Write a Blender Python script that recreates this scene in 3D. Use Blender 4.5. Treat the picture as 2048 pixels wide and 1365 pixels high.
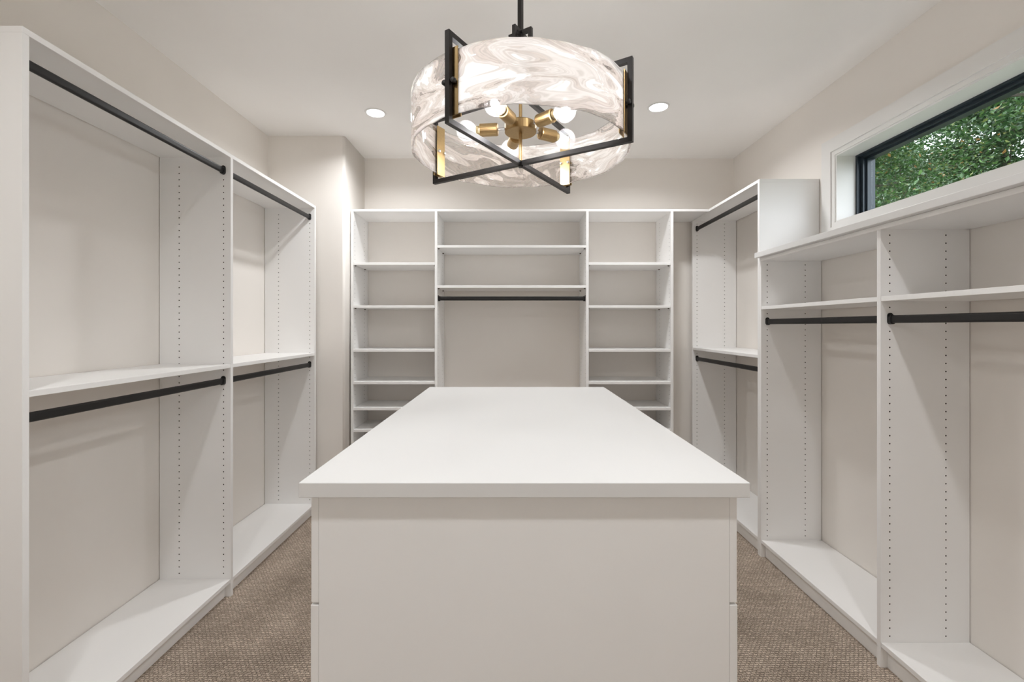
import bpy, bmesh, math, random
from mathutils import Vector, Matrix

random.seed(7)
scene = bpy.context.scene
COL = scene.collection
for o in list(bpy.data.objects):
    bpy.data.objects.remove(o)

# ------------------------------------------------------------------ camera
FOCAL_PX = 920.0
cam_data = bpy.data.cameras.new('camera')
cam_data.sensor_width = 36.0
cam_data.lens = FOCAL_PX * 36.0 / 2048.0
cam_data.shift_y = -28.5 / 2048.0
cam_data.clip_start = 0.02
cam_data.clip_end = 300
cam = bpy.data.objects.new('camera', cam_data)
cam.location = (0, 0, 1.36)
cam.rotation_euler = (math.pi / 2, 0, 0)
COL.objects.link(cam)
scene.camera = cam

# ------------------------------------------------------------------ sky / exposure
world = bpy.data.worlds.new('overcast_sky')
scene.world = world
world.use_nodes = True
bg = world.node_tree.nodes['Background']
bg.inputs['Color'].default_value = (0.88, 0.93, 1.0, 1)
bg.inputs['Strength'].default_value = 5.0

vs = scene.view_settings
vs.view_transform = 'Standard'
vs.look = 'None'
vs.gamma = 1.0
vs.use_curve_mapping = False
vs.exposure = 0.19
scene.cycles.use_light_tree = False
scene.cycles.adaptive_threshold = 0.1
scene.cycles.max_bounces = 10
scene.cycles.diffuse_bounces = 7
scene.cycles.glossy_bounces = 3
scene.cycles.transmission_bounces = 4
scene.cycles.transparent_max_bounces = 12
scene.cycles.caustics_reflective = False
scene.cycles.caustics_refractive = False

DOWNLIGHT_WATTS = 9.2
DOWNLIGHT_SPREAD = math.radians(152)
BULB_STRENGTH = 400.0
LIGHT_COLOR = (0.965, 0.98, 1.0, 1)

# ------------------------------------------------------------------ materials
def new_mat(name):
    m = bpy.data.materials.new(name)
    m.use_nodes = True
    nt = m.node_tree
    b = nt.nodes['Principled BSDF']
    return m, nt, b


def node(nt, kind, **kw):
    n = nt.nodes.new(kind)
    for k, v in kw.items():
        setattr(n, k, v)
    return n


def paint(name, col, rough=0.6, var=0.03, bump=0.04, scale=60.0, spec=0.3):
    m, nt, b = new_mat(name)
    tc = node(nt, 'ShaderNodeTexCoord')
    nz = node(nt, 'ShaderNodeTexNoise')
    nz.inputs['Scale'].default_value = 2.2
    nz.inputs['Detail'].default_value = 1
    nt.links.new(tc.outputs['Object'], nz.inputs['Vector'])
    r = node(nt, 'ShaderNodeValToRGB')
    r.color_ramp.elements[0].position = 0.3
    r.color_ramp.elements[1].position = 0.7
    r.color_ramp.elements[0].color = tuple(c * (1 - var) for c in col) + (1,)
    r.color_ramp.elements[1].color = tuple(min(1, c * (1 + var)) for c in col) + (1,)
    nt.links.new(nz.outputs['Fac'], r.inputs['Fac'])
    nt.links.new(r.outputs['Color'], b.inputs['Base Color'])
    b.inputs['Roughness'].default_value = rough
    b.inputs['Specular IOR Level'].default_value = spec
    if bump:
        n2 = node(nt, 'ShaderNodeTexNoise')
        n2.inputs['Scale'].default_value = scale
        n2.inputs['Detail'].default_value = 2
        nt.links.new(tc.outputs['Object'], n2.inputs['Vector'])
        bp = node(nt, 'ShaderNodeBump')
        bp.inputs['Strength'].default_value = bump
        bp.inputs['Distance'].default_value = 0.002
        nt.links.new(n2.outputs['Fac'], bp.inputs['Height'])
        nt.links.new(bp.outputs['Normal'], b.inputs['Normal'])
    return m


def metal(name, col, rough=0.35, metallic=1.0, brush=True):
    m, nt, b = new_mat(name)
    b.inputs['Metallic'].default_value = metallic
    b.inputs['Roughness'].default_value = rough
    tc = node(nt, 'ShaderNodeTexCoord')
    nz = node(nt, 'ShaderNodeTexNoise')
    nz.inputs['Scale'].default_value = 140.0
    nt.links.new(tc.outputs['Object'], nz.inputs['Vector'])
    r = node(nt, 'ShaderNodeValToRGB')
    r.color_ramp.elements[0].color = tuple(c * 0.86 for c in col) + (1,)
    r.color_ramp.elements[1].color = tuple(min(1, c * 1.1) for c in col) + (1,)
    nt.links.new(nz.outputs['Fac'], r.inputs['Fac'])
    nt.links.new(r.outputs['Color'], b.inputs['Base Color'])
    return m


M = {}
M['wall'] = paint('warm_beige_wall_paint', (0.84, 0.80, 0.755), 0.75, 0.012, 0)
M['ceiling'] = paint('ceiling_paint', (0.90, 0.88, 0.855), 0.8, 0.012, 0)
M['trim'] = paint('satin_white_trim_paint', (0.80, 0.79, 0.77), 0.4, 0.01, 0.0)
M['white'] = paint('white_melamine', (0.89, 0.88, 0.868), 0.42, 0.012, 0, 320, 0.35)
M['top'] = paint('white_laminate_top', (0.76, 0.755, 0.745), 0.38, 0.01, 0, 320, 0.4)
M['shaded_core'] = paint('shaded_particleboard', (0.05, 0.038, 0.028), 0.9, 0.2, 0.0)  # particleboard brown, darkened so the colour carries the shade inside the pin holes
M['black'] = metal('matte_black_metal', (0.018, 0.017, 0.017), 0.42, 0.3)
M['bronze'] = metal('dark_bronze_metal', (0.030, 0.027, 0.026), 0.36, 0.6)
M['brass'] = metal('brushed_brass', (0.47, 0.325, 0.155), 0.38)
M['steel'] = metal('bright_steel', (0.72, 0.71, 0.70), 0.2)
M['frame'] = metal('black_window_frame', (0.024, 0.036, 0.048), 0.35, 0.15)
M['ceramic'] = paint('cream_bulb_collar', (0.40, 0.31, 0.17), 0.4, 0.01, 0.0)
M['bark'] = paint('tree_bark', (0.10, 0.085, 0.07), 0.9, 0.3, 0.5, 30)
M['grass'] = paint('lawn', (0.10, 0.12, 0.07), 0.95, 0.3, 0.5, 30)
M['pin'] = metal('brown_shelf_pin', (0.09, 0.06, 0.04), 0.5, 0.4)


def emit(name, strength):
    m, nt, b = new_mat(name)
    b.inputs['Base Color'].default_value = (1, 1, 1, 1)
    b.inputs['Emission Color'].default_value = LIGHT_COLOR
    b.inputs['Emission Strength'].default_value = strength
    return m


M['lens'] = emit('downlight_lens', 6.0)
M['filament'] = emit('glowing_filament', BULB_STRENGTH)


def schlick(nt, f0):
    lw = node(nt, 'ShaderNodeLayerWeight')
    lw.inputs['Blend'].default_value = 0.5
    pw = node(nt, 'ShaderNodeMath', operation='POWER')
    pw.inputs[1].default_value = 5.0
    nt.links.new(lw.outputs['Facing'], pw.inputs[0])
    ma = node(nt, 'ShaderNodeMath', operation='MULTIPLY_ADD')
    ma.inputs[1].default_value = 0.7
    ma.inputs[2].default_value = f0
    nt.links.new(pw.outputs['Value'], ma.inputs[0])
    return ma.outputs['Value']


def clear_glass(name, tint=(1, 1, 1), gloss=0.035, haze=0.0):
    m, nt, b = new_mat(name)
    nt.nodes.remove(b)
    out = nt.nodes['Material Output']
    tr = node(nt, 'ShaderNodeBsdfTransparent')
    tr.inputs['Color'].default_value = tuple(tint) + (1,)
    gl = node(nt, 'ShaderNodeBsdfGlossy')
    gl.inputs['Roughness'].default_value = 0.03
    mx = node(nt, 'ShaderNodeMixShader')
    nt.links.new(schlick(nt, gloss), mx.inputs['Fac'])
    nt.links.new(tr.outputs['BSDF'], mx.inputs[1])
    nt.links.new(gl.outputs['BSDF'], mx.inputs[2])
    last = mx
    if haze:
        tl = node(nt, 'ShaderNodeBsdfTranslucent')
        last = node(nt, 'ShaderNodeMixShader')
        last.inputs['Fac'].default_value = haze
        nt.links.new(mx.outputs['Shader'], last.inputs[1])
        nt.links.new(tl.outputs['BSDF'], last.inputs[2])
    nt.links.new(last.outputs['Shader'], out.inputs['Surface'])
    return m


M['glass'] = clear_glass('window_glass', (0.97, 0.985, 0.98), 0.015)
M['bulb'] = clear_glass('clear_bulb_glass', (0.97, 0.97, 0.96), 0.07, 0.018)
M['inner'] = clear_glass('clear_glass_skin', (0.97, 0.97, 0.96))


def swirl_glass():
    m, nt, b = new_mat('white_swirl_art_glass')
    out = nt.nodes['Material Output']
    tc = node(nt, 'ShaderNodeTexCoord')
    mp = node(nt, 'ShaderNodeMapping')
    mp.inputs['Scale'].default_value = (2.8, 2.8, 9.5)
    nt.links.new(tc.outputs['Object'], mp.inputs['Vector'])
    n1 = node(nt, 'ShaderNodeTexNoise')
    n1.inputs['Scale'].default_value = 0.75
    n1.inputs['Detail'].default_value = 2
    n1.inputs['Distortion'].default_value = 0.6
    nt.links.new(mp.outputs['Vector'], n1.inputs['Vector'])
    ad = node(nt, 'ShaderNodeVectorMath', operation='MULTIPLY_ADD')
    ad.inputs[1].default_value = (2.4, 2.4, 3.0)
    nt.links.new(n1.outputs['Color'], ad.inputs[0])
    nt.links.new(mp.outputs['Vector'], ad.inputs[2])
    n2 = node(nt, 'ShaderNodeTexNoise')
    n2.inputs['Scale'].default_value = 1.25
    n2.inputs['Detail'].default_value = 5
    n2.inputs['Roughness'].default_value = 0.55
    n2.inputs['Distortion'].default_value = 0.9
    nt.links.new(ad.outputs['Vector'], n2.inputs['Vector'])
    r = node(nt, 'ShaderNodeValToRGB')
    cr = r.color_ramp
    cr.elements[0].position = 0.30
    cr.elements[0].color = (0.25, 0.25, 0.25, 1)
    cr.elements[1].position = 0.60
    cr.elements[1].color = (0.97, 0.97, 0.97, 1)
    e = cr.elements.new(0.42)
    e.color = (0.62, 0.62, 0.62, 1)
    e = cr.elements.new(0.47)
    e.color = (0.90, 0.90, 0.90, 1)
    e = cr.elements.new(0.52)
    e.color = (0.72, 0.72, 0.72, 1)
    nt.links.new(n2.outputs['Fac'], r.inputs['Fac'])
    # fine hair lines that follow the flow of the swirls
    ml = node(nt, 'ShaderNodeMath', operation='MULTIPLY')
    ml.inputs[1].default_value = 75.0
    nt.links.new(n2.outputs['Fac'], ml.inputs[0])
    sn = node(nt, 'ShaderNodeMath', operation='SINE')
    nt.links.new(ml.outputs['Value'], sn.inputs[0])
    ma = node(nt, 'ShaderNodeMath', operation='MULTIPLY_ADD')
    ma.inputs[1].default_value = 0.030
    nt.links.new(sn.outputs['Value'], ma.inputs[0])
    nt.links.new(n2.outputs['Fac'], ma.inputs[2])
    nt.links.new(ma.outputs['Value'], r.inputs['Fac'])
    # body colour of the swirls
    r2 = node(nt, 'ShaderNodeValToRGB')
    r2.color_ramp.elements[0].position = 0.36
    r2.color_ramp.elements[0].color = (0.40, 0.33, 0.295, 1)
    r2.color_ramp.elements[1].position = 0.60
    r2.color_ramp.elements[1].color = (0.86, 0.82, 0.80, 1)
    e = r2.color_ramp.elements.new(0.48)
    e.color = (0.64, 0.565, 0.525, 1)
    nt.links.new(ma.outputs['Value'], r2.inputs['Fac'])
    tl = node(nt, 'ShaderNodeBsdfTranslucent')
    df = node(nt, 'ShaderNodeBsdfDiffuse')
    nt.links.new(r2.outputs['Color'], tl.inputs['Color'])
    nt.links.new(r2.outputs['Color'], df.inputs['Color'])
    m1 = node(nt, 'ShaderNodeMixShader')
    m1.inputs['Fac'].default_value = 0.5
    nt.links.new(tl.outputs['BSDF'], m1.inputs[1])
    nt.links.new(df.outputs['BSDF'], m1.inputs[2])
    tr = node(nt, 'ShaderNodeBsdfTransparent')
    tr.inputs['Color'].default_value = (0.96, 0.96, 0.95, 1)
    m2 = node(nt, 'ShaderNodeMixShader')
    nt.links.new(r.outputs['Color'], m2.inputs['Fac'])
    nt.links.new(tr.outputs['BSDF'], m2.inputs[1])
    nt.links.new(m1.outputs['Shader'], m2.inputs[2])
    gl = node(nt, 'ShaderNodeBsdfGlossy')
    gl.inputs['Roughness'].default_value = 0.08
    m3 = node(nt, 'ShaderNodeMixShader')
    nt.links.new(schlick(nt, 0.04), m3.inputs['Fac'])
    nt.links.new(m2.outputs['Shader'], m3.inputs[1])
    nt.links.new(gl.outputs['BSDF'], m3.inputs[2])
    nt.links.new(m3.outputs['Shader'], out.inputs['Surface'])
    nt.nodes.remove(b)
    return m


M['swirl'] = swirl_glass()


def carpet():
    m, nt, b = new_mat('taupe_patterned_loop_carpet')
    tc = node(nt, 'ShaderNodeTexCoord')
    # slight warp so the loop rows are not ruler straight
    nw = node(nt, 'ShaderNodeTexNoise')
    nw.inputs['Scale'].default_value = 75
    nt.links.new(tc.outputs['Object'], nw.inputs['Vector'])
    wv = node(nt, 'ShaderNodeVectorMath', operation='MULTIPLY_ADD')
    wv.inputs[1].default_value = (0.013, 0.013, 0.0)
    nt.links.new(nw.outputs['Color'], wv.inputs[0])
    nt.links.new(tc.outputs['Object'], wv.inputs[2])
    br = node(nt, 'ShaderNodeTexBrick')
    br.offset = 0.5
    br.inputs['Scale'].default_value = 1.0
    br.inputs['Brick Width'].default_value = 0.0175
    br.inputs['Row Height'].default_value = 0.0115
    br.inputs['Mortar Size'].default_value = 0.0030
    br.inputs['Mortar Smooth'].default_value = 1.0
    br.inputs['Color1'].default_value = (0.66, 0.555, 0.46, 1)
    br.inputs['Color2'].default_value = (0.48, 0.395, 0.32, 1)
    br.inputs['Mortar'].default_value = (0.31, 0.25, 0.20, 1)
    nt.links.new(wv.outputs['Vector'], br.inputs['Vector'])
    nb = node(nt, 'ShaderNodeTexNoise')
    nb.inputs['Scale'].default_value = 4.0
    nb.inputs['Detail'].default_value = 4
    nt.links.new(tc.outputs['Object'], nb.inputs['Vector'])
    rr = node(nt, 'ShaderNodeValToRGB')
    rr.color_ramp.elements[0].position = 0.3
    rr.color_ramp.elements[0].color = (0.80, 0.79, 0.78, 1)
    rr.color_ramp.elements[1].position = 0.7
    rr.color_ramp.elements[1].color = (1.12, 1.12, 1.12, 1)
    nt.links.new(nb.outputs['Fac'], rr.inputs['Fac'])
    mx = node(nt, 'ShaderNodeMix', data_type='RGBA', blend_type='MULTIPLY')
    mx.inputs['Factor'].default_value = 1.0
    nt.links.new(br.outputs['Color'], mx.inputs['A'])
    nt.links.new(rr.outputs['Color'], mx.inputs['B'])
    nf = node(nt, 'ShaderNodeTexNoise')
    nf.inputs['Scale'].default_value = 200
    nt.links.new(tc.outputs['Object'], nf.inputs['Vector'])
    rf = node(nt, 'ShaderNodeValToRGB')
    rf.color_ramp.elements[0].position = 0.3
    rf.color_ramp.elements[0].color = (0.60, 0.60, 0.60, 1)
    rf.color_ramp.elements[1].position = 0.7
    rf.color_ramp.elements[1].color = (1.38, 1.38, 1.38, 1)
    nt.links.new(nf.outputs['Fac'], rf.inputs['Fac'])
    mx2 = node(nt, 'ShaderNodeMix', data_type='RGBA', blend_type='MULTIPLY')
    mx2.inputs['Factor'].default_value = 1.0
    nt.links.new(mx.outputs['Result'], mx2.inputs['A'])
    nt.links.new(rf.outputs['Color'], mx2.inputs['B'])
    nt.links.new(mx2.outputs['Result'], b.inputs['Base Color'])
    b.inputs['Roughness'].default_value = 0.95
    b.inputs['Specular IOR Level'].default_value = 0.1
    bp = node(nt, 'ShaderNodeBump')
    bp.invert = True
    bp.inputs['Strength'].default_value = 0.8
    bp.inputs['Distance'].default_value = 0.004
    nt.links.new(br.outputs['Fac'], bp.inputs['Height'])
    nt.links.new(bp.outputs['Normal'], b.inputs['Normal'])
    return m


M['carpet'] = carpet()


def leaf_mat(name, cols):
    m, nt, b = new_mat(name)
    out = nt.nodes['Material Output']
    g = node(nt, 'ShaderNodeNewGeometry')
    r = node(nt, 'ShaderNodeValToRGB')
    cr = r.color_ramp
    cr.interpolation = 'CONSTANT'
    cr.elements[0].color = cols[0][1] + (1,)
    cr.elements[0].position = 0.0
    cr.elements[1].color = cols[1][1] + (1,)
    cr.elements[1].position = cols[1][0]
    for p, c in cols[2:]:
        e = cr.elements.new(p)
        e.color = c + (1,)
    nt.links.new(g.outputs['Random Per Island'], r.inputs['Fac'])
    nt.links.new(r.outputs['Color'], b.inputs['Base Color'])
    b.inputs['Roughness'].default_value = 0.32
    b.inputs['Specular IOR Level'].default_value = 0.6
    tl = node(nt, 'ShaderNodeBsdfTranslucent')
    nt.links.new(r.outputs['Color'], tl.inputs['Color'])
    mx = node(nt, 'ShaderNodeMixShader')
    mx.inputs['Fac'].default_value = 0.3
    nt.links.new(b.outputs['BSDF'], mx.inputs[1])
    nt.links.new(tl.outputs['BSDF'], mx.inputs[2])
    nt.links.new(mx.outputs['Shader'], out.inputs['Surface'])
    return m


M['leaf_a'] = leaf_mat('green_leaves', [(0, (0.03, 0.08, 0.02)), (0.3, (0.05, 0.12, 0.03)),
                                        (0.62, (0.085, 0.17, 0.045)), (0.9, (0.20, 0.24, 0.07)), (0.97, (0.30, 0.16, 0.05))])
M['leaf_b'] = leaf_mat('deep_green_leaves', [(0, (0.03, 0.085, 0.025)), (0.4, (0.05, 0.125, 0.035)),
                                             (0.75, (0.085, 0.17, 0.05)), (0.95, (0.2, 0.22, 0.07))])

# ------------------------------------------------------------------ mesh helpers
def mesh_obj(name, bm, mat, parent=None, smooth=False):
    me = bpy.data.meshes.new(name)
    bm.to_mesh(me)
    bm.free()
    mats = mat if isinstance(mat, (list, tuple)) else [mat]
    for k in mats:
        me.materials.append(M[k])
    if smooth:
        for p in me.polygons:
            p.use_smooth = True
    o = bpy.data.objects.new(name, me)
    COL.objects.link(o)
    if parent is not None:
        o.parent = parent
        if parent.type == 'EMPTY':
            o.matrix_parent_inverse = Matrix.Translation(-Vector(parent.location))
    return o


def thing(name, loc, label, cat, group=None):
    e = bpy.data.objects.new(name, None)
    e.empty_display_size = 0.1
    e.location = loc
    COL.objects.link(e)
    e['label'] = label
    e['category'] = cat
    if group:
        e['group'] = group
    return e


def tag(o, label, cat, group=None):
    o['label'] = label
    o['category'] = cat
    if group:
        o['group'] = group
    return o


def struct(o, label=None):
    o['kind'] = 'structure'
    if label:
        o['label'] = label
    return o


def add_box(bm, x0, x1, y0, y1, z0, z1, mi=0):
    v = [bm.verts.new(p) for p in ((x0, y0, z0), (x1, y0, z0), (x1, y1, z0), (x0, y1, z0),
                                   (x0, y0, z1), (x1, y0, z1), (x1, y1, z1), (x0, y1, z1))]
    fs = []
    for f in ((0, 3, 2, 1), (4, 5, 6, 7), (0, 1, 5, 4), (1, 2, 6, 5), (2, 3, 7, 6), (3, 0, 4, 7)):
        fc = bm.faces.new([v[i] for i in f])
        fc.material_index = mi
        fs.append(fc)
    return fs


def box(name, dims, mat, parent=None, bevel=0.0, seg=2):
    bm = bmesh.new()
    add_box(bm, *dims)
    if bevel:
        bmesh.ops.bevel(bm, geom=list(bm.edges), offset=bevel, segments=seg, affect='EDGES', profile=0.5)
    return mesh_obj(name, bm, mat, parent)


def add_cyl(bm, p0, p1, r0, r1=None, seg=20, cap=True):
    r1 = r0 if r1 is None else r1
    p0 = Vector(p0)
    p1 = Vector(p1)
    d = (p1 - p0).normalized()
    a = Vector((0, 0, 1)) if abs(d.z) < 0.9 else Vector((1, 0, 0))
    u = d.cross(a).normalized()
    w = d.cross(u).normalized()
    A, B = [], []
    for i in range(seg):
        t = 2 * math.pi * i / seg
        c = u * math.cos(t) + w * math.sin(t)
        A.append(bm.verts.new(p0 + c * r0))
        B.append(bm.verts.new(p1 + c * r1))
    for i in range(seg):
        j = (i + 1) % seg
        bm.faces.new((A[i], B[i], B[j], A[j]))
    if cap:
        bm.faces.new(A)
        bm.faces.new(B[::-1])
    return A, B


def lathe(bm, p0, axis, prof, seg=24):
    """profile of (distance along axis, radius)"""
    p0 = Vector(p0)
    d = Vector(axis).normalized()
    a = Vector((0, 0, 1)) if abs(d.z) < 0.9 else Vector((1, 0, 0))
    u = d.cross(a).normalized()
    w = d.cross(u).normalized()
    rings = []
    for s, r in prof:
        ring = []
        for i in range(seg):
            t = 2 * math.pi * i / seg
            ring.append(bm.verts.new(p0 + d * s + (u * math.cos(t) + w * math.sin(t)) * max(r, 1e-5)))
        rings.append(ring)
    for k in range(len(rings) - 1):
        for i in range(seg):
            j = (i + 1) % seg
            bm.faces.new((rings[k][i], rings[k + 1][i], rings[k + 1][j], rings[k][j]))
    bm.faces.new(rings[0])
    bm.faces.new(rings[-1][::-1])
    bmesh.ops.recalc_face_normals(bm, faces=bm.faces)


def add_bar(bm, p0, p1, s, up=(0, 0, 1)):
    """square bar of side s"""
    p0 = Vector(p0)
    p1 = Vector(p1)
    d = (p1 - p0).normalized()
    up = Vector(up)
    u = d.cross(up).normalized() * s / 2
    w = u.cross(d).normalized() * s / 2
    q = []
    for p in (p0, p1):
        q.append([bm.verts.new(p + a * u + b * w) for a, b in ((-1, -1), (1, -1), (1, 1), (-1, 1))])
    for i in range(4):
        j = (i + 1) % 4
        bm.faces.new((q[0][i], q[0][j], q[1][j], q[1][i]))
    bm.faces.new(q[0][::-1])
    bm.faces.new(q[1])


def add_stadium(bm, c, axis, length, hh, hw, seg=8, zoff=0.0):
    """upright stadium section (half height hh, half width hw) swept along axis 'x' or 'y' starting at c"""
    pts = []
    for i in range(seg + 1):
        t = math.pi * i / seg
        pts.append((hw * math.cos(t), hh - hw + hw * math.sin(t)))
    for i in range(seg + 1):
        t = math.pi + math.pi * i / seg
        pts.append((hw * math.cos(t), -(hh - hw) + hw * math.sin(t)))
    A, B = [], []
    for a, z in pts:
        if axis == 'y':
            A.append(bm.verts.new((c[0] + a, c[1], c[2] + z + zoff)))
            B.append(bm.verts.new((c[0] + a, c[1] + length, c[2] + z + zoff)))
        else:
            A.append(bm.verts.new((c[0], c[1] + a, c[2] + z + zoff)))
            B.append(bm.verts.new((c[0] + length, c[1] + a, c[2] + z + zoff)))
    n = len(pts)
    fs = [bm.faces.new(A), bm.faces.new(B[::-1])]
    for i in range(n):
        j = (i + 1) % n
        fs.append(bm.faces.new((A[i], B[i], B[j], A[j])))
    bmesh.ops.recalc_face_normals(bm, faces=fs)


HOLE_R = 0.0030


def panel(parent, axis, front, back, t0, t1, z0, z1, sides=(True, True), first=2.197, last=0.10, name='panel'):
    """upright board with two columns of drilled 32 mm pitch shelf-pin holes.
    axis 'y': board faces +-y, its depth runs along x; axis 'x': board faces +-x, depth along y."""
    D = abs(back - front)
    sg = 1 if back > front else -1

    def mp(u, v, w):
        return Vector((front + sg * u, t0 + w, v)) if axis == 'y' else Vector((t0 + w, front + sg * u, v))
    bm = bmesh.new()

    def face(pts, hint, mi=0):
        vs_ = [bm.verts.new(mp(*p)) for p in pts]
        f = bm.faces.new(vs_)
        f.normal_update()
        h = mp(*hint) - mp(0, 0, 0)
        if f.normal.dot(h) < 0:
            f.normal_flip()
        f.material_index = mi
    T = t1 - t0
    # edges
    face([(0, z0, 0), (0, z1, 0), (0, z1, T), (0, z0, T)], (-1, 0, 0))
    face([(D, z0, 0), (D, z1, 0), (D, z1, T), (D, z0, T)], (1, 0, 0))
    face([(0, z0, 0), (D, z0, 0), (D, z0, T), (0, z0, T)], (0, -1, 0))
    face([(0, z1, 0), (D, z1, 0), (D, z1, T), (0, z1, T)], (0, 1, 0))
    rows = []
    z = first
    while z > last:
        if z0 + 0.02 < z < z1 - 0.018:
            rows.append(z)
        z -= 0.032
    for side, w, hn in ((0, 0.0, -1), (1, T, 1)):
        if not sides[side] or not rows:
            face([(0, z0, w), (D, z0, w), (D, z1, w), (0, z1, w)], (0, 0, hn))
            continue
        c1, c2, hw = 0.036, 0.260, 0.012
        for a, b_ in ((0, c1 - hw), (c1 + hw, c2 - hw), (c2 + hw, D)):
            face([(a, z0, w), (b_, z0, w), (b_, z1, w), (a, z1, w)], (0, 0, hn))
        zt, zb = rows[0] + 0.016, rows[-1] - 0.016
        for c in (c1, c2):
            face([(c - hw, zt, w), (c + hw, zt, w), (c + hw, z1, w), (c - hw, z1, w)], (0, 0, hn))
            face([(c - hw, z0, w), (c + hw, z0, w), (c + hw, zb, w), (c - hw, zb, w)], (0, 0, hn))
            win = w - hn * 0.0085
            for zc in rows:
                outer = [(hw, 0), (hw, .016), (0, .016), (-hw, .016), (-hw, 0), (-hw, -.016), (0, -.016), (hw, -.016)]
                inner = [(HOLE_R * math.cos(math.pi * k / 4), HOLE_R * math.sin(math.pi * k / 4)) for k in range(8)]
                for k in range(8):
                    j = (k + 1) % 8
                    face([(c + inner[k][0], zc + inner[k][1], w), (c + outer[k][0], zc + outer[k][1], w),
                          (c + outer[j][0], zc + outer[j][1], w), (c + inner[j][0], zc + inner[j][1], w)], (0, 0, hn))
                    mx_, mz_ = inner[k][0] + inner[j][0], inner[k][1] + inner[j][1]
                    q = [(c + inner[k][0], zc + inner[k][1], w), (c + inner[j][0], zc + inner[j][1], w),
                         (c + inner[j][0], zc + inner[j][1], win), (c + inner[k][0], zc + inner[k][1], win)]
                    vs_ = [bm.verts.new(mp(*p)) for p in q]
                    f = bm.faces.new(vs_)
                    f.normal_update()
                    h = mp(-mx_, -mz_, 0) - mp(0, 0, 0)
                    if f.normal.dot(h) < 0:
                        f.normal_flip()
                    f.material_index = 1
                face([(c + inner[k][0], zc + inner[k][1], win) for k in range(8)], (0, 0, hn), 1)
    bmesh.ops.remove_doubles(bm, verts=bm.verts, dist=1e-6)
    return mesh_obj(name, bm, ['white', 'shaded_core'], parent)


def closet_rod(parent, axis, a0, a1, other, z):
    """oval black hanging rod with an end flange on each panel; runs from a0 to a1 along axis"""
    bm = bmesh.new()
    e = 0.004
    if axis == 'y':
        add_stadium(bm, (other, a0 + e, z), 'y', a1 - a0 - 2 * e, 0.0155, 0.0078)
    else:
        add_stadium(bm, (a0 + e, other, z), 'x', a1 - a0 - 2 * e, 0.0155, 0.0078)
    r = mesh_obj('rod', bm, 'black', parent)
    r['label'] = 'black oval hanging rod'
    for end in (0, 1):
        bm = bmesh.new()
        p = a0 + 0.0003 if end == 0 else a1 - 0.0043
        q = a0 + 0.0043 if end == 0 else a1 - 0.0163
        for s, L, hh, hw, zo in ((p, 0.004, 0.0230, 0.0112, 0.0025), (q, 0.012, 0.0185, 0.0108, -0.0015)):
            c = (other, s, z) if axis == 'y' else (s, other, z)
            add_stadium(bm, c, axis, L, hh, hw, zoff=zo)
        mesh_obj('end_flange', bm, 'black', r)
    return r


def shelf(parent, dims, name='shelf', mat='white'):
    return box(name, dims, mat, parent, bevel=0.0008, seg=1)


# ================================================================== ROOM
X_L, X_R = -1.778, 1.828        # long walls
Y_B, Y_F = 3.800, -0.900        # back wall, entry wall
Y_J = 3.350                     # jog wall on the left
X_J = -1.218                    # return of the jog
H = 2.751
TW = 0.20

bm = bmesh.new()
add_box(bm, X_L - TW, X_R + TW, Y_F - TW, Y_B + TW, -0.12, 0.0)
struct(mesh_obj('floor', bm, 'carpet'), 'taupe patterned loop carpet floor')
bm = bmesh.new()
add_box(bm, X_L - TW, X_R + TW, Y_F - TW, Y_B + TW, H, H + 0.15)
struct(mesh_obj('ceiling', bm, 'ceiling'))
struct(box('wall_left', (X_L - TW, X_L, Y_F - TW, Y_J + 0.05, 0, H), 'wall'))
struct(box('wall_back', (X_J - 0.1, X_R + TW, Y_B, Y_B + TW, 0, H), 'wall'))

# jog: the wall that faces the room at the end of the left unit, with a bullnosed corner
bm = bmesh.new()
R_ = 0.020
prof = [(X_L - TW, Y_J), (X_J - R_, Y_J)]
for i in range(1, 9):
    t = math.pi / 2 * i / 8
    prof.append((X_J - R_ + R_ * math.sin(t), Y_J + R_ - R_ * math.cos(t)))
prof += [(X_J, Y_B + TW), (X_L - TW, Y_B + TW)]
lo = [bm.verts.new((x, y, 0)) for x, y in prof]
hi = [bm.verts.new((x, y, H)) for x, y in prof]
for i in range(len(prof)):
    j = (i + 1) % len(prof)
    f = bm.faces.new((lo[i], lo[j], hi[j], hi[i]))
    f.smooth = 2 <= i <= 9
bm.faces.new(lo[::-1])
bm.faces.new(hi)
bmesh.ops.recalc_face_normals(bm, faces=bm.faces)
struct(mesh_obj('wall_left_jog', bm, 'wall'))

# right wall with the transom window opening
WY0, WY1 = 0.62, 2.590          # opening along the wall
WZ0, WZ1 = 1.947, 2.328
bm = bmesh.new()
add_box(bm, X_R, X_R + TW, Y_F - TW, WY0, 0, H)
add_box(bm, X_R, X_R + TW, WY1, Y_B, 0, H)
add_box(bm, X_R, X_R + TW, WY0, WY1, 0, WZ0)
add_box(bm, X_R, X_R + TW, WY0, WY1, WZ1, H)
struct(mesh_obj('wall_right', bm, 'wall'))

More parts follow.
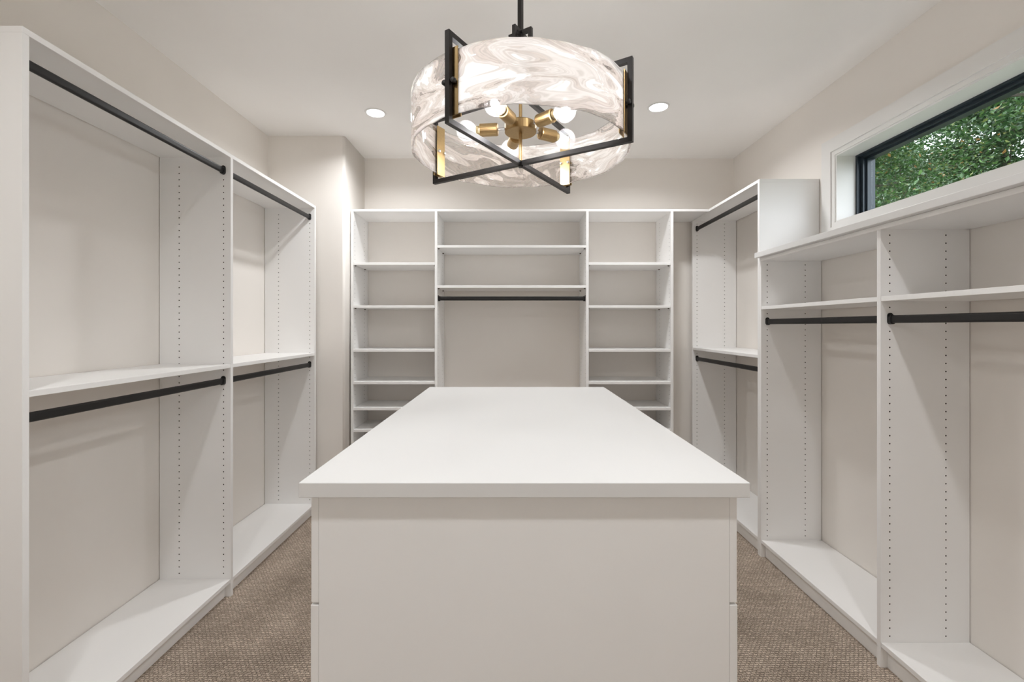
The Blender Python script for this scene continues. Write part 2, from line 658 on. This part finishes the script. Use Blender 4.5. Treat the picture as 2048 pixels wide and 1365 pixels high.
# entry wall behind the camera; doorway and ajar door added to admit fill light
DX0, DX1, DZ = -0.45, 0.45, 2.10
bm = bmesh.new()
add_box(bm, X_L, DX0, Y_F - TW, Y_F, 0, H)
add_box(bm, DX1, X_R, Y_F - TW, Y_F, 0, H)
add_box(bm, DX0, DX1, Y_F - TW, Y_F, DZ, H)
struct(mesh_obj('wall_front', bm, 'wall'))
bm = bmesh.new()
for a, b_ in ((DX0 - 0.09, DX0), (DX1, DX1 + 0.09)):
    add_box(bm, a, b_, Y_F, Y_F + 0.018, 0, DZ + 0.09)
add_box(bm, DX0, DX1, Y_F, Y_F + 0.018, DZ, DZ + 0.09)
add_box(bm, DX0, DX0 + 0.012, Y_F - TW, Y_F, 0, DZ - 0.012)
add_box(bm, DX1 - 0.012, DX1, Y_F - TW, Y_F, 0, DZ - 0.012)
add_box(bm, DX0, DX1, Y_F - TW, Y_F, DZ - 0.012, DZ)
struct(mesh_obj('fill_door_1', bm, 'trim'), 'added unseen white entry doorway, its door ajar to let in fill light')
d1 = bpy.data.objects['fill_door_1']
bm = bmesh.new()
add_box(bm, 0.0, 0.872, -0.04, 0.0, 0.008, DZ - 0.016)
bmesh.ops.bevel(bm, geom=list(bm.edges), offset=0.002, segments=1, affect='EDGES')
bm.transform(Matrix.Translation((DX0 + 0.014, Y_F - TW - 0.001, 0)) @ Matrix.Rotation(math.radians(-12), 4, 'Z'))
mesh_obj('fill_door_slab', bm, 'trim', d1)

# baseboards on the bare stretches of wall
struct(box('baseboard_left', (X_L, X_L + 0.015, Y_F + 0.016, 1.330, 0, 0.13), 'trim', bevel=0.002))
struct(box('baseboard_jog', (-1.412, X_J - 0.022, Y_J - 0.015, Y_J, 0, 0.13), 'trim', bevel=0.002))
bm = bmesh.new()
add_box(bm, X_L + 0.016, DX0 - 0.091, Y_F, Y_F + 0.015, 0, 0.13)
add_box(bm, DX1 + 0.091, X_R - 0.001, Y_F, Y_F + 0.015, 0, 0.13)
struct(mesh_obj('baseboard_front', bm, 'trim'))

# ------------------------------------------------------------------ window
win = struct(box('window_1', (X_R + 0.1525, X_R + 0.1585, WY0 + 0.055, WY1 - 0.055, WZ0 + 0.040, WZ1 - 0.040), 'glass'),
             'long clear transom window pane')
CW = 0.074
BD = 0.024


def ring(bm, x0, x1, y0, y1, z0, z1, w):
    """rectangular ring in the plane of the right wall; (y0,y1,z0,z1) is its inner edge"""
    add_box(bm, x0, x1, y0 - w, y0, z0 - w, z1 + w)
    add_box(bm, x0, x1, y1, y1 + w, z0 - w, z1 + w)
    add_box(bm, x0, x1, y0, y1, z1, z1 + w)
    add_box(bm, x0, x1, y0, y1, z0 - w, z0)


bm = bmesh.new()
ring(bm, X_R - 0.020, X_R, WY0 - BD, WY1 + BD, WZ0 - BD, WZ1 + BD, CW)
mesh_obj('window_casing', bm, 'trim', win)
bm = bmesh.new()
ring(bm, X_R - 0.012, X_R, WY0, WY1, WZ0, WZ1, BD)
mesh_obj('casing_bead', bm, 'trim', win)
bm = bmesh.new()
ring(bm, X_R - 0.006, X_R + 0.100, WY0 + 0.008, WY1 - 0.008, WZ0 + 0.008, WZ1 - 0.008, 0.008)
mesh_obj('window_jamb', bm, 'trim', win)
for nm, xa, xb, ins, w in (('outer_frame', 0.1002, 0.195, 0.022, 0.014), ('sash_frame', 0.118, 0.185, 0.040, 0.018),
                           ('glazing_bead', 0.134, 0.176, 0.052, 0.012)):
    bm = bmesh.new()
    ring(bm, X_R + xa, X_R + xb, WY0 + ins, WY1 - ins, WZ0 + ins * 0.8, WZ1 - ins * 0.8, w * 0.8 if False else w)
    mesh_obj(nm, bm, 'frame', win)

# ================================================================== LEFT HANGING UNIT
P = 0.019
LF, LB = -1.417, X_L + 0.0035
LY = (1.331, 2.3175, 3.304)
LTOP = 2.232
lu = thing('hanging_unit', ((LF + LB) / 2, 2.33, 0),
           'white two-bay double-hang closet unit with black rods along the left wall', 'closet unit')
for i, y in enumerate(LY):
    panel(lu, 'y', LF, LB, y, y + P, 0, LTOP - P, sides=(i > 0, i < 2))
shelf(lu, (LB, LF + 0.0, LY[0], LY[2] + P, LTOP - P + 0.0002, LTOP), 'top_board')
for k in (0, 1):
    a, b_ = LY[k] + P + 0.0006, LY[k + 1] - 0.0006
    shelf(lu, (LB, LF - 0.001, a, b_, 1.172 - P, 1.172))
    shelf(lu, (LB, LF - 0.001, a, b_, 0.088 - P, 0.088), 'base_shelf')
    shelf(lu, (LF - 0.044, LF - 0.028, a, b_, 0.0, 0.088 - P - 0.0005), 'toe_kick')
    closet_rod(lu, 'y', LY[k] + P, LY[k + 1], LF - 0.036, 2.147)
    closet_rod(lu, 'y', LY[k] + P, LY[k + 1], LF - 0.036, 1.087)

# ================================================================== BACK SHELVING UNIT
BF, BB = 3.445, Y_B - 0.0035
BTOP = 2.243
BX = (-1.2075, -0.5785, 0.5555, 1.1895)
bu = thing('shelving_unit', (0, 3.62, 0),
           'white wall-to-wall shelving unit with shelf towers either side of a hanging bay, behind the island', 'shelving unit')
for i, x in enumerate(BX):
    panel(bu, 'x', BF, BB, x, x + P, 0, BTOP - P, sides=(i > 0, i < 3), first=2.19)
shelf(bu, (BX[0], BX[3] + P, BF, BB, BTOP - P + 0.0002, BTOP), 'top_board')
shelf(bu, (BX[3] + P + 0.0006, 1.4692, BF, BB, BTOP - P + 0.0002, BTOP), 'corner_top_board')
pin_bm = bmesh.new()
add_cyl(pin_bm, (0, 0, 0), (0.009, 0, 0), 0.003, seg=8)
add_box(pin_bm, 0.0, 0.012, -0.005, 0.005, 0.0005, 0.0035)
pin_me = bpy.data.meshes.new('shelf_pin')
pin_bm.to_mesh(pin_me)
pin_bm.free()
pin_me.materials.append(M['pin'])


def pins(sh, x0, x1, z):
    for x, s in ((x0, 1), (x1, -1)):
        for y in (BF + 0.036, BF + 0.26):
            o = bpy.data.objects.new('shelf_pin', pin_me)
            o.location = (x, y, z - 0.0042)
            o.scale = (s, 1, 1)
            COL.objects.link(o)
            o.parent = sh


for x0, x1, zs in ((BX[0] + P, BX[1], (1.843, 1.521, 1.1915, 0.948, 0.753, 0.590, 0.427, 0.264)),
                   (BX[1] + P, BX[2], (1.972, 1.671)),
                   (BX[2] + P, BX[3], (1.843, 1.521, 1.1915, 0.948, 0.753, 0.590, 0.427, 0.264))):
    for z in zs:
        s = shelf(bu, (x0 + 0.0006, x1 - 0.0006, BF + 0.001, BB, z - P, z))
        if z > 1.5:
            pins(s, x0, x1, z - P)
    shelf(bu, (x0 + 0.0006, x1 - 0.0006, BF + 0.001, BB, 0.101 - P, 0.101), 'base_shelf')
    shelf(bu, (x0 + 0.0006, x1 - 0.0006, BF + 0.026, BF + 0.042, 0, 0.101 - P - 0.0005), 'toe_kick')
closet_rod(bu, 'x', BX[1] + P, BX[2], BF + 0.036, 1.574)

# ================================================================== RIGHT TALL HANGING UNIT
RF, RB = 1.470, X_R - 0.0035
RTOP = 2.240
TY0, TY1 = 2.7335, 3.745
ru = thing('hanging_unit', ((RF + RB) / 2, 3.25, 0),
           'tall white double-hang closet unit in the far right corner beside the window', 'closet unit')
panel(ru, 'y', RF, RB, TY0, TY0 + P, 0, RTOP - P, sides=(False, True))
panel(ru, 'y', RF, RB, TY1, TY1 + P, 0, RTOP - P, sides=(True, False))
shelf(ru, (RF, RB, TY0, BB, RTOP - P + 0.0002, RTOP), 'top_board')
a, b_ = TY0 + P + 0.0006, TY1 - 0.0006
shelf(ru, (RF + 0.001, RB, a, b_, 1.192 - P, 1.192))
shelf(ru, (RF + 0.001, RB, a, b_, 0.101 - P, 0.101), 'base_shelf')
shelf(ru, (RF + 0.026, RF + 0.042, a, b_, 0, 0.101 - P - 0.0005), 'toe_kick')
closet_rod(ru, 'y', TY0 + P, TY1, RF + 0.036, 2.157)
closet_rod(ru, 'y', TY0 + P, TY1, RF + 0.036, 1.100)

# ================================================================== RIGHT LOW HANGING UNIT
QY = (0.955, 1.834, 2.7140)
QTOP = 1.767
qu = thing('hanging_unit', ((RF + RB) / 2, 1.85, 0),
           'low white single-hang closet unit below the window on the right wall', 'closet unit')
for i, y in enumerate(QY):
    panel(qu, 'y', RF, RB, y, y + P, 0, QTOP - P, sides=(i > 0, i < 2), first=1.7255)
shelf(qu, (RF, RB, QY[0], QY[2] + P, QTOP - P + 0.0002, QTOP), 'top_board')
for k in (0, 1):
    a, b_ = QY[k] + P + 0.0006, QY[k + 1] - 0.0006
    shelf(qu, (RF + 0.001, RB, a, b_, 1.4805 - P, 1.4805))
    shelf(qu, (RF + 0.001, RB, a, b_, 0.101 - P, 0.101), 'base_shelf')
    shelf(qu, (RF + 0.026, RF + 0.042, a, b_, 0, 0.101 - P - 0.0005), 'toe_kick')
    closet_rod(qu, 'y', QY[k] + P, QY[k + 1], RF + 0.036, 1.390)

tag(box('ledge_board', (RF - 0.030, RB, QY[0] - 0.02, TY0 - 0.0006, QTOP + 0.0006, QTOP + 0.030), 'top', bevel=0.0015),
    'thick white ledge board resting on the low closet unit under the window', 'ledge')

# ================================================================== ISLAND
IX0, IX1 = -0.4856, 0.5416
IY0, IY1 = 1.0455, 2.710
IZ = 1.005
OV = 0.020
isl = thing('closet_island', ((IX0 + IX1) / 2, (IY0 + IY1) / 2, 0),
            'white closet island cabinet with flat drawer fronts in the middle of the carpet', 'cabinet')
cx0, cx1 = IX0 + OV + 0.018, IX1 - OV - 0.018
cy0, cy1 = IY0 + OV, IY1 - OV
zt = IZ - 0.0345
box('carcass', (cx0 + 0.015, cx1 - 0.015, cy0 + 0.0185, cy1 - 0.0185, 0.09, zt - 0.0006), 'white', isl)
box('end_panel', (cx0, cx1, cy0, cy0 + 0.018, 0.0, zt - 0.0004), 'white', isl, bevel=0.0006, seg=1)
box('end_panel', (cx0, cx1, cy1 - 0.018, cy1, 0.0, zt - 0.0004), 'white', isl, bevel=0.0006, seg=1)
box('toe_kick', (cx0 + 0.05, cx1 - 0.05, cy0 + 0.019, cy1 - 0.019, 0.0, 0.0895), 'white', isl)
ym = (cy0 + cy1) / 2
for side in (0, 1):
    for ya, yb in ((cy0 + 0.0005, ym - 0.002), (ym + 0.002, cy1 - 0.0005)):
        for r, (za, zb) in enumerate(((0.7200, zt - 0.0025), (0.410, 0.7145), (0.095, 0.4055))):
            ext = 0.0 if r == 0 else 0.0012
            if side == 0:
                dd = (cx0 - 0.018 - ext, cx0 - 0.0006, ya, yb, za, zb)
            else:
                dd = (cx1 + 0.0006, cx1 + 0.018 + ext, ya, yb, za, zb)
            box('drawer_front', dd, 'white', isl, bevel=0.0015)
tag(box('island_top', (IX0, IX1, IY0, IY1, zt, IZ), 'top', bevel=0.0018),
    'smooth white rectangular worktop lying on the island cabinet', 'worktop')

# ================================================================== CEILING LIGHTS
def downlight(x, y, label):
    e = thing('recessed_light', (x, y, H), label, 'ceiling light', 'recessed downlights')
    bm = bmesh.new()
    # trim ring just proud of the ceiling
    seg = 40
    rs = ((0.0555, H - 0.0005), (0.0565, H - 0.005), (0.064, H - 0.0055), (0.068, H - 0.0005))
    rings = [[bm.verts.new((x + r * math.cos(2 * math.pi * i / seg), y + r * math.sin(2 * math.pi * i / seg), z))
              for i in range(seg)] for r, z in rs]
    for k in range(4):
        for i in range(seg):
            j = (i + 1) % seg
            bm.faces.new((rings[k][i], rings[k][j], rings[(k + 1) % 4][j], rings[(k + 1) % 4][i]))
    bmesh.ops.recalc_face_normals(bm, faces=bm.faces)
    mesh_obj('trim_ring', bm, 'trim', e)
    bm = bmesh.new()
    vs_ = [bm.verts.new((x + 0.0553 * math.cos(2 * math.pi * i / seg), y + 0.0553 * math.sin(2 * math.pi * i / seg), H - 0.0025))
           for i in range(seg)]
    f = bm.faces.new(vs_)
    f.normal_update()
    if f.normal.z > 0:
        f.normal_flip()
    up = [bm.verts.new((v.co.x, v.co.y, H - 0.0004)) for v in vs_]
    for i in range(seg):
        bm.faces.new((vs_[i], vs_[(i + 1) % seg], up[(i + 1) % seg], up[i])).material_index = 1
    mesh_obj('lens', bm, ['lens', 'trim'], e)
    ld = bpy.data.lights.new('downlight_lamp', 'AREA')
    ld.shape = 'DISK'
    ld.size = 0.108
    ld.energy = DOWNLIGHT_WATTS
    ld.color = LIGHT_COLOR[:3]
    ld.spread = DOWNLIGHT_SPREAD
    lo_ = bpy.data.objects.new('downlight_lamp', ld)
    COL.objects.link(lo_)
    lo_.parent = e
    lo_.location = (0, 0, -0.0035)


downlight(-0.886, 2.986, 'lit round recessed ceiling light left of the chandelier')
downlight(0.926, 2.908, 'lit round recessed ceiling light right of the chandelier')
for yy, where in ((0.45, 'over the near end of the'),):  # out-of-view pair added for light, placed to suit the shadow under the island top
    downlight(-0.886, yy, 'added unseen recessed ceiling light ' + where + ' left aisle')
    downlight(0.926, yy, 'added unseen recessed ceiling light ' + where + ' window-side aisle')

# ================================================================== CHANDELIER
CX, CY = 0.0256, 1.385
ch = thing('chandelier', (CX, CY, H), 'drum chandelier of swirled white glass in crossed black metal frames with brass clips', 'chandelier')
A1, A2 = math.radians(58.2), math.radians(-31.8)
Z0, Z1 = 1.8515, 2.0610
HALF = 0.336
S = 0.013


def rad(a, r, t=0.0, z=0.0):
    """point at radius r in direction a, shifted t tangentially"""
    return Vector((CX + r * math.cos(a) - t * math.sin(a), CY + r * math.sin(a) + t * math.cos(a), z))


def rect_frame(name, a, half, z0, z1, s):
    bm = bmesh.new()
    add_bar(bm, rad(a, -half - s / 2, 0, z0), rad(a, half + s / 2, 0, z0), s)
    add_bar(bm, rad(a, -half - s / 2, 0, z1), rad(a, half + s / 2, 0, z1), s)
    tang = (-math.sin(a), math.cos(a), 0)
    for r in (-half, half):
        add_bar(bm, rad(a, r, 0, z0 + s / 2), rad(a, r, 0, z1 - s / 2), s, up=tang)
    bmesh.ops.recalc_face_normals(bm, faces=bm.faces)
    return mesh_obj(name, bm, 'bronze', ch)


rect_frame('frame', A1, HALF, Z0, Z1, S)
rect_frame('frame', A2, HALF, Z0, Z1, S)
rect_frame('hanger_frame', A1, 0.034, Z1 + S, 2.244, 0.011)
rect_frame('hanger_frame', A2, 0.034, Z1 + S, 2.244, 0.011)
bm = bmesh.new()
add_bar(bm, (CX, CY, 2.15), (CX, CY, H - 0.02), 0.0128, up=(math.cos(A1), math.sin(A1), 0))
mesh_obj('stem', bm, 'bronze', ch)
bm = bmesh.new()
lathe(bm, (CX, CY, H - 0.0003), (0, 0, -1), [(0, 0.064), (0.018, 0.064), (0.021, 0.060), (0.022, 0.008), (0.03, 0.008)], 32)
mesh_obj('ceiling_canopy', bm, 'bronze', ch)
bm = bmesh.new()
lathe(bm, (CX, CY, 2.205), (0, 0, -1), [(0, 0.004), (0.004, 0.0135), (0.018, 0.0135), (0.024, 0.006), (0.03, 0.006)], 16)
mesh_obj('hanger_nut', bm, 'steel', ch)
bm = bmesh.new()
lathe(bm, (CX, CY, Z0 - S / 2 + 0.001), (0, 0, -1), [(0, 0.008), (0.004, 0.008), (0.007, 0.005), (0.0075, 0.001)], 16)
mesh_obj('finial', bm, 'bronze', ch)
bm = bmesh.new()
add_cyl(bm, (CX, CY, Z0 + S / 2), (CX, CY, 2.075), 0.0052, seg=14)
mesh_obj('center_rod', bm, 'brass', ch, smooth=False)

# glass panels
GR, GT = 0.3220, 0.0065
GZ0, GZ1 = 1.8765, 2.030
for q in range(4):
    a0 = A1 + q * math.pi / 2 + 0.022
    a1 = A1 + (q + 1) * math.pi / 2 - 0.022
    bm = bmesh.new()
    NA, NZ = 36, 5
    grid = {}
    ph = random.random() * 6
    for side, r in ((0, GR - GT), (1, GR)):
        for i in range(NA + 1):
            a = a0 + (a1 - a0) * i / NA
            wob = 0.0012 * math.sin(9 * a + ph) + 0.0008 * math.sin(23 * a + 2 * ph)
            wo2 = 0.0012 * math.sin(8 * a - ph) + 0.0007 * math.sin(27 * a + ph)
            for k in range(NZ + 1):
                f = k / NZ
                z = (GZ0 + wob) * (1 - f) + (GZ1 + wo2) * f
                grid[side, i, k] = bm.verts.new(rad(a, r + 0.0008 * math.sin(14 * a + 30 * f + ph), 0, z))
    for i in range(NA):
        for k in range(NZ):
            bm.faces.new((grid[1, i, k], grid[1, i + 1, k], grid[1, i + 1, k + 1], grid[1, i, k + 1]))
            bm.faces.new((grid[0, i, k], grid[0, i, k + 1], grid[0, i + 1, k + 1], grid[0, i + 1, k])).material_index = 1
        for k, fl in ((0, 0), (NZ, 1)):
            bm.faces.new((grid[0, i, k], grid[0, i + 1, k], grid[1, i + 1, k], grid[1, i, k]))
    for i in (0, NA):
        for k in range(NZ):
            bm.faces.new((grid[0, i, k], grid[0, i, k + 1], grid[1, i, k + 1], grid[1, i, k]))
    bmesh.ops.recalc_face_normals(bm, faces=bm.faces)
    g = mesh_obj('glass_panel', bm, ['swirl', 'inner'], ch, smooth=True)
    g['label'] = 'curved white swirled glass panel'

# brass clips with black thumb screws, one pair of plates at every frame upright
for q in range(4):
    a = A1 + q * math.pi / 2
    tang = Vector((-math.sin(a), math.cos(a), 0))
    for nm, r0, r1, w in (('brass_clip', GR + 0.0022, GR + 0.0050, 0.020), ('inner_brass_clip', GR - GT - 0.005, GR - GT - 0.0022, 0.019)):
        bm = bmesh.new()
        vs_ = []
        for r in (r0, r1):
            for t in (-w, w):
                for z in (1.868, 2.032):
                    vs_.append(bm.verts.new(rad(a, r, t, z)))
        for f in ((0, 1, 3, 2), (4, 5, 7, 6), (0, 1, 5, 4), (2, 3, 7, 6), (0, 2, 6, 4), (1, 3, 7, 5)):
            bm.faces.new([vs_[i] for i in f])
        bmesh.ops.recalc_face_normals(bm, faces=bm.faces)
        bmesh.ops.bevel(bm, geom=list(bm.edges), offset=0.0006, segments=1, affect='EDGES')
        mesh_obj('brass_clip', bm, 'brass', ch)
    for t in (-0.0135, 0.0135):
        bm = bmesh.new()
        d = Vector((math.cos(a), math.sin(a), 0))
        lathe(bm, rad(a, GR + 0.005, t, 1.947), d, [(0, 0.004), (0.004, 0.004), (0.005, 0.0065), (0.012, 0.0065), (0.0135, 0.005), (0.014, 0.001)], 14)
        mesh_obj('thumb_screw', bm, 'black', ch)
        bm = bmesh.new()
        lathe(bm, rad(a, GR - GT - 0.005, t, 1.947), -d, [(0, 0.0055), (0.006, 0.0055), (0.0085, 0.003), (0.009, 0.0005)], 12)
        mesh_obj('cap_nut', bm, 'steel', ch)

# hub with five radial lamps
HZ = 1.958
bm = bmesh.new()
lathe(bm, (CX, CY, 1.943), (0, 0, 1), [(0, 0.0455), (0.002, 0.0475), (0.026, 0.0475), (0.029, 0.045), (0.030, 0.008), (0.042, 0.008)], 40)
mesh_obj('hub', bm, 'brass', ch)
for k in range(5):
    a = math.radians(173 - 72 * k)
    d = Vector((math.cos(a), math.sin(a), 0))
    c = Vector((CX, CY, HZ))
    bm = bmesh.new()
    add_cyl(bm, c + d * 0.046, c + d * 0.069, 0.0045, seg=12)
    mesh_obj('arm', bm, 'steel', ch)
    bm = bmesh.new()
    lathe(bm, c + d * 0.068, d, [(0, 0.012), (0.001, 0.0175), (0.004, 0.0188), (0.055, 0.0188), (0.056, 0.0170), (0.056, 0.010)], 28)
    sk = mesh_obj('socket', bm, 'brass', ch)
    bm = bmesh.new()
    lathe(bm, c + d * 0.1245, d, [(0, 0.0125), (0.006, 0.0135), (0.010, 0.0125)], 20)
    mesh_obj('bulb_collar', bm, 'ceramic', sk)
    bm = bmesh.new()
    prof = [(0, 0.0120), (0.004, 0.0125)]
    Rb, cb = 0.0312, 0.033
    st = math.asin(0.0150 / Rb)
    for i in range(15):
        t = math.pi - st - (math.pi - st) * i / 14
        prof.append((cb + Rb * math.cos(t), max(Rb * math.sin(t), 0.0004)))
    lathe(bm, c + d * 0.1325, d, prof, 28)
    mesh_obj('bulb', bm, 'bulb', sk, smooth=True)
    bm = bmesh.new()
    bmesh.ops.create_uvsphere(bm, u_segments=8, v_segments=6, radius=0.0095)
    rot = Vector((0, 0, 1)).rotation_difference(d).to_matrix().to_4x4()
    bm.transform(Matrix.Translation(c + d * 0.163) @ rot @ Matrix.Diagonal((1, 1, 1.35, 1)))
    mesh_obj('filament', bm, 'filament', sk, smooth=True)

# ================================================================== OUTSIDE
bm = bmesh.new()
add_box(bm, -60, 60, -60, 60, -0.6, -0.2)
struct(mesh_obj('ground', bm, 'grass'), 'lawn around the house')


def tree(x, y, h, spread, base, n, leaf, mat, label, seed, size=0.075):
    rnd = random.Random(seed)
    e = thing('tree', (x, y, -0.2), label, 'tree', 'trees outside the window')
    bm = bmesh.new()
    top = Vector((x + rnd.uniform(-.3, .3), y + rnd.uniform(-.3, .3), h * 0.85))
    p = Vector((x, y, -0.2))
    pts = [p + (top - p) * t + Vector((rnd.uniform(-.1, .1), rnd.uniform(-.1, .1), 0)) * (0 < t < 1) for t in (0, .25, .5, .75, 1)]
    rr = (0.17, 0.14, 0.11, 0.07, 0.025)
    for i in range(4):
        add_cyl(bm, pts[i], pts[i + 1], rr[i], rr[i + 1], seg=10)
    mesh_obj('trunk', bm, 'bark', e)
    bmb = bmesh.new()
    clumps = []
    for i in range(30):
        t = rnd.uniform(0.12, 1.0)
        s = pts[0] + (top - pts[0]) * t
        an = rnd.uniform(0, 2 * math.pi)
        L = (spread - 0.1) * (0.5 + 0.45 * rnd.random()) * (1.0 - 0.45 * max(0, t - 0.45))
        q = s + Vector((math.cos(an) * L, math.sin(an) * L, rnd.uniform(0.05, 0.5) * L))
        mid = s.lerp(q, 0.5) + Vector((0, 0, -0.06 * L))
        add_cyl(bmb, s, mid, 0.03, 0.018, seg=6)
        add_cyl(bmb, mid, q, 0.018, 0.005, seg=6)
        for f in (0.45, 0.7, 0.9, 1.05):
            clumps.append((s.lerp(q, f), 0.38 + 0.3 * rnd.random()))
        for f in (0.5, 0.8):
            c0 = s.lerp(q, f)
            add_cyl(bmb, c0, c0 + Vector((rnd.uniform(-.05, .05), rnd.uniform(-.05, .05), rnd.uniform(.2, .6))), 0.008, 0.002, seg=5)
    mesh_obj('branches', bmb, 'bark', e)['kind'] = 'stuff'
    verts, faces = [], []
    for i in range(n):
        c, r = clumps[rnd.randrange(len(clumps))]
        v = Vector((rnd.gauss(0, 1), rnd.gauss(0, 1), rnd.gauss(0, 0.75))) * r * 0.62
        pp = c + v
        if pp.z < base or abs(pp.x - x) > spread - 0.05 or abs(pp.y - y) > spread - 0.05:
            continue
        ax = Vector((rnd.gauss(0, 1), rnd.gauss(0, 1), rnd.gauss(-0.35, 0.5))).normalized()
        sd = ax.cross(Vector((rnd.gauss(0, .5), rnd.gauss(0, .5), 1))).normalized()
        nm = ax.cross(sd)
        s = size * rnd.uniform(0.65, 1.3)
        k = len(verts)
        for l, w, u in ((0, 0, 0), (.45, .30, .07), (1, 0, -.05), (.45, -.30, .07), ):
            verts.append(pp + ax * (l * s) + sd * (w * s) + nm * (u * s))
        faces.append((k, k + 1, k + 2))
        faces.append((k, k + 2, k + 3))
    me = bpy.data.meshes.new('foliage')
    me.from_pydata([tuple(v) for v in verts], [], faces)
    me.materials.append(M[mat])
    o = bpy.data.objects.new('foliage', me)
    COL.objects.link(o)
    o.parent = e
    o.matrix_parent_inverse = Matrix.Translation(-Vector(e.location))
    o['kind'] = 'stuff'


TREES = [
    (7.2, 2.2, 8.2, 1.82, 0.6, 9000, 0.07, 'leaf_a', 'leafy green tree at the near end of the window'),
    (7.0, 5.9, 8.0, 1.82, 0.6, 48000, 0.066, 'leaf_a', 'leafy tree with a few yellowed leaves in the middle of the window'),
    (7.3, 9.6, 8.4, 1.82, 0.6, 50000, 0.066, 'leaf_a', 'leafy green tree seen at the far end of the window'),
    (11.2, 6.6, 9.5, 1.9, 0.6, 18000, 0.10, 'leaf_b', 'dark green tree behind the front trees, nearest the near end of the window'),
    (11.2, 10.45, 9.5, 1.9, 0.6, 34000, 0.10, 'leaf_b', 'dark green tree in the gap behind the middle tree'),
    (11.2, 14.3, 9.5, 1.9, 0.6, 34000, 0.10, 'leaf_b', 'dark green tree behind the tree at the far end of the window'),
    (17.0, 12.0, 13.5, 3.4, 0.6, 46000, 0.20, 'leaf_b', 'tall distant dark tree at the back, in the middle of the window'),
    (17.0, 19.0, 13.5, 3.4, 0.6, 46000, 0.20, 'leaf_b', 'tall distant dark tree at the back, at the far end of the window'),
]
for i, (x, y, h, sp, bs, n, sz, mt, lb) in enumerate(TREES):
    tree(x, y, h, sp, bs, n, None, mt, lb, 100 + i, sz)
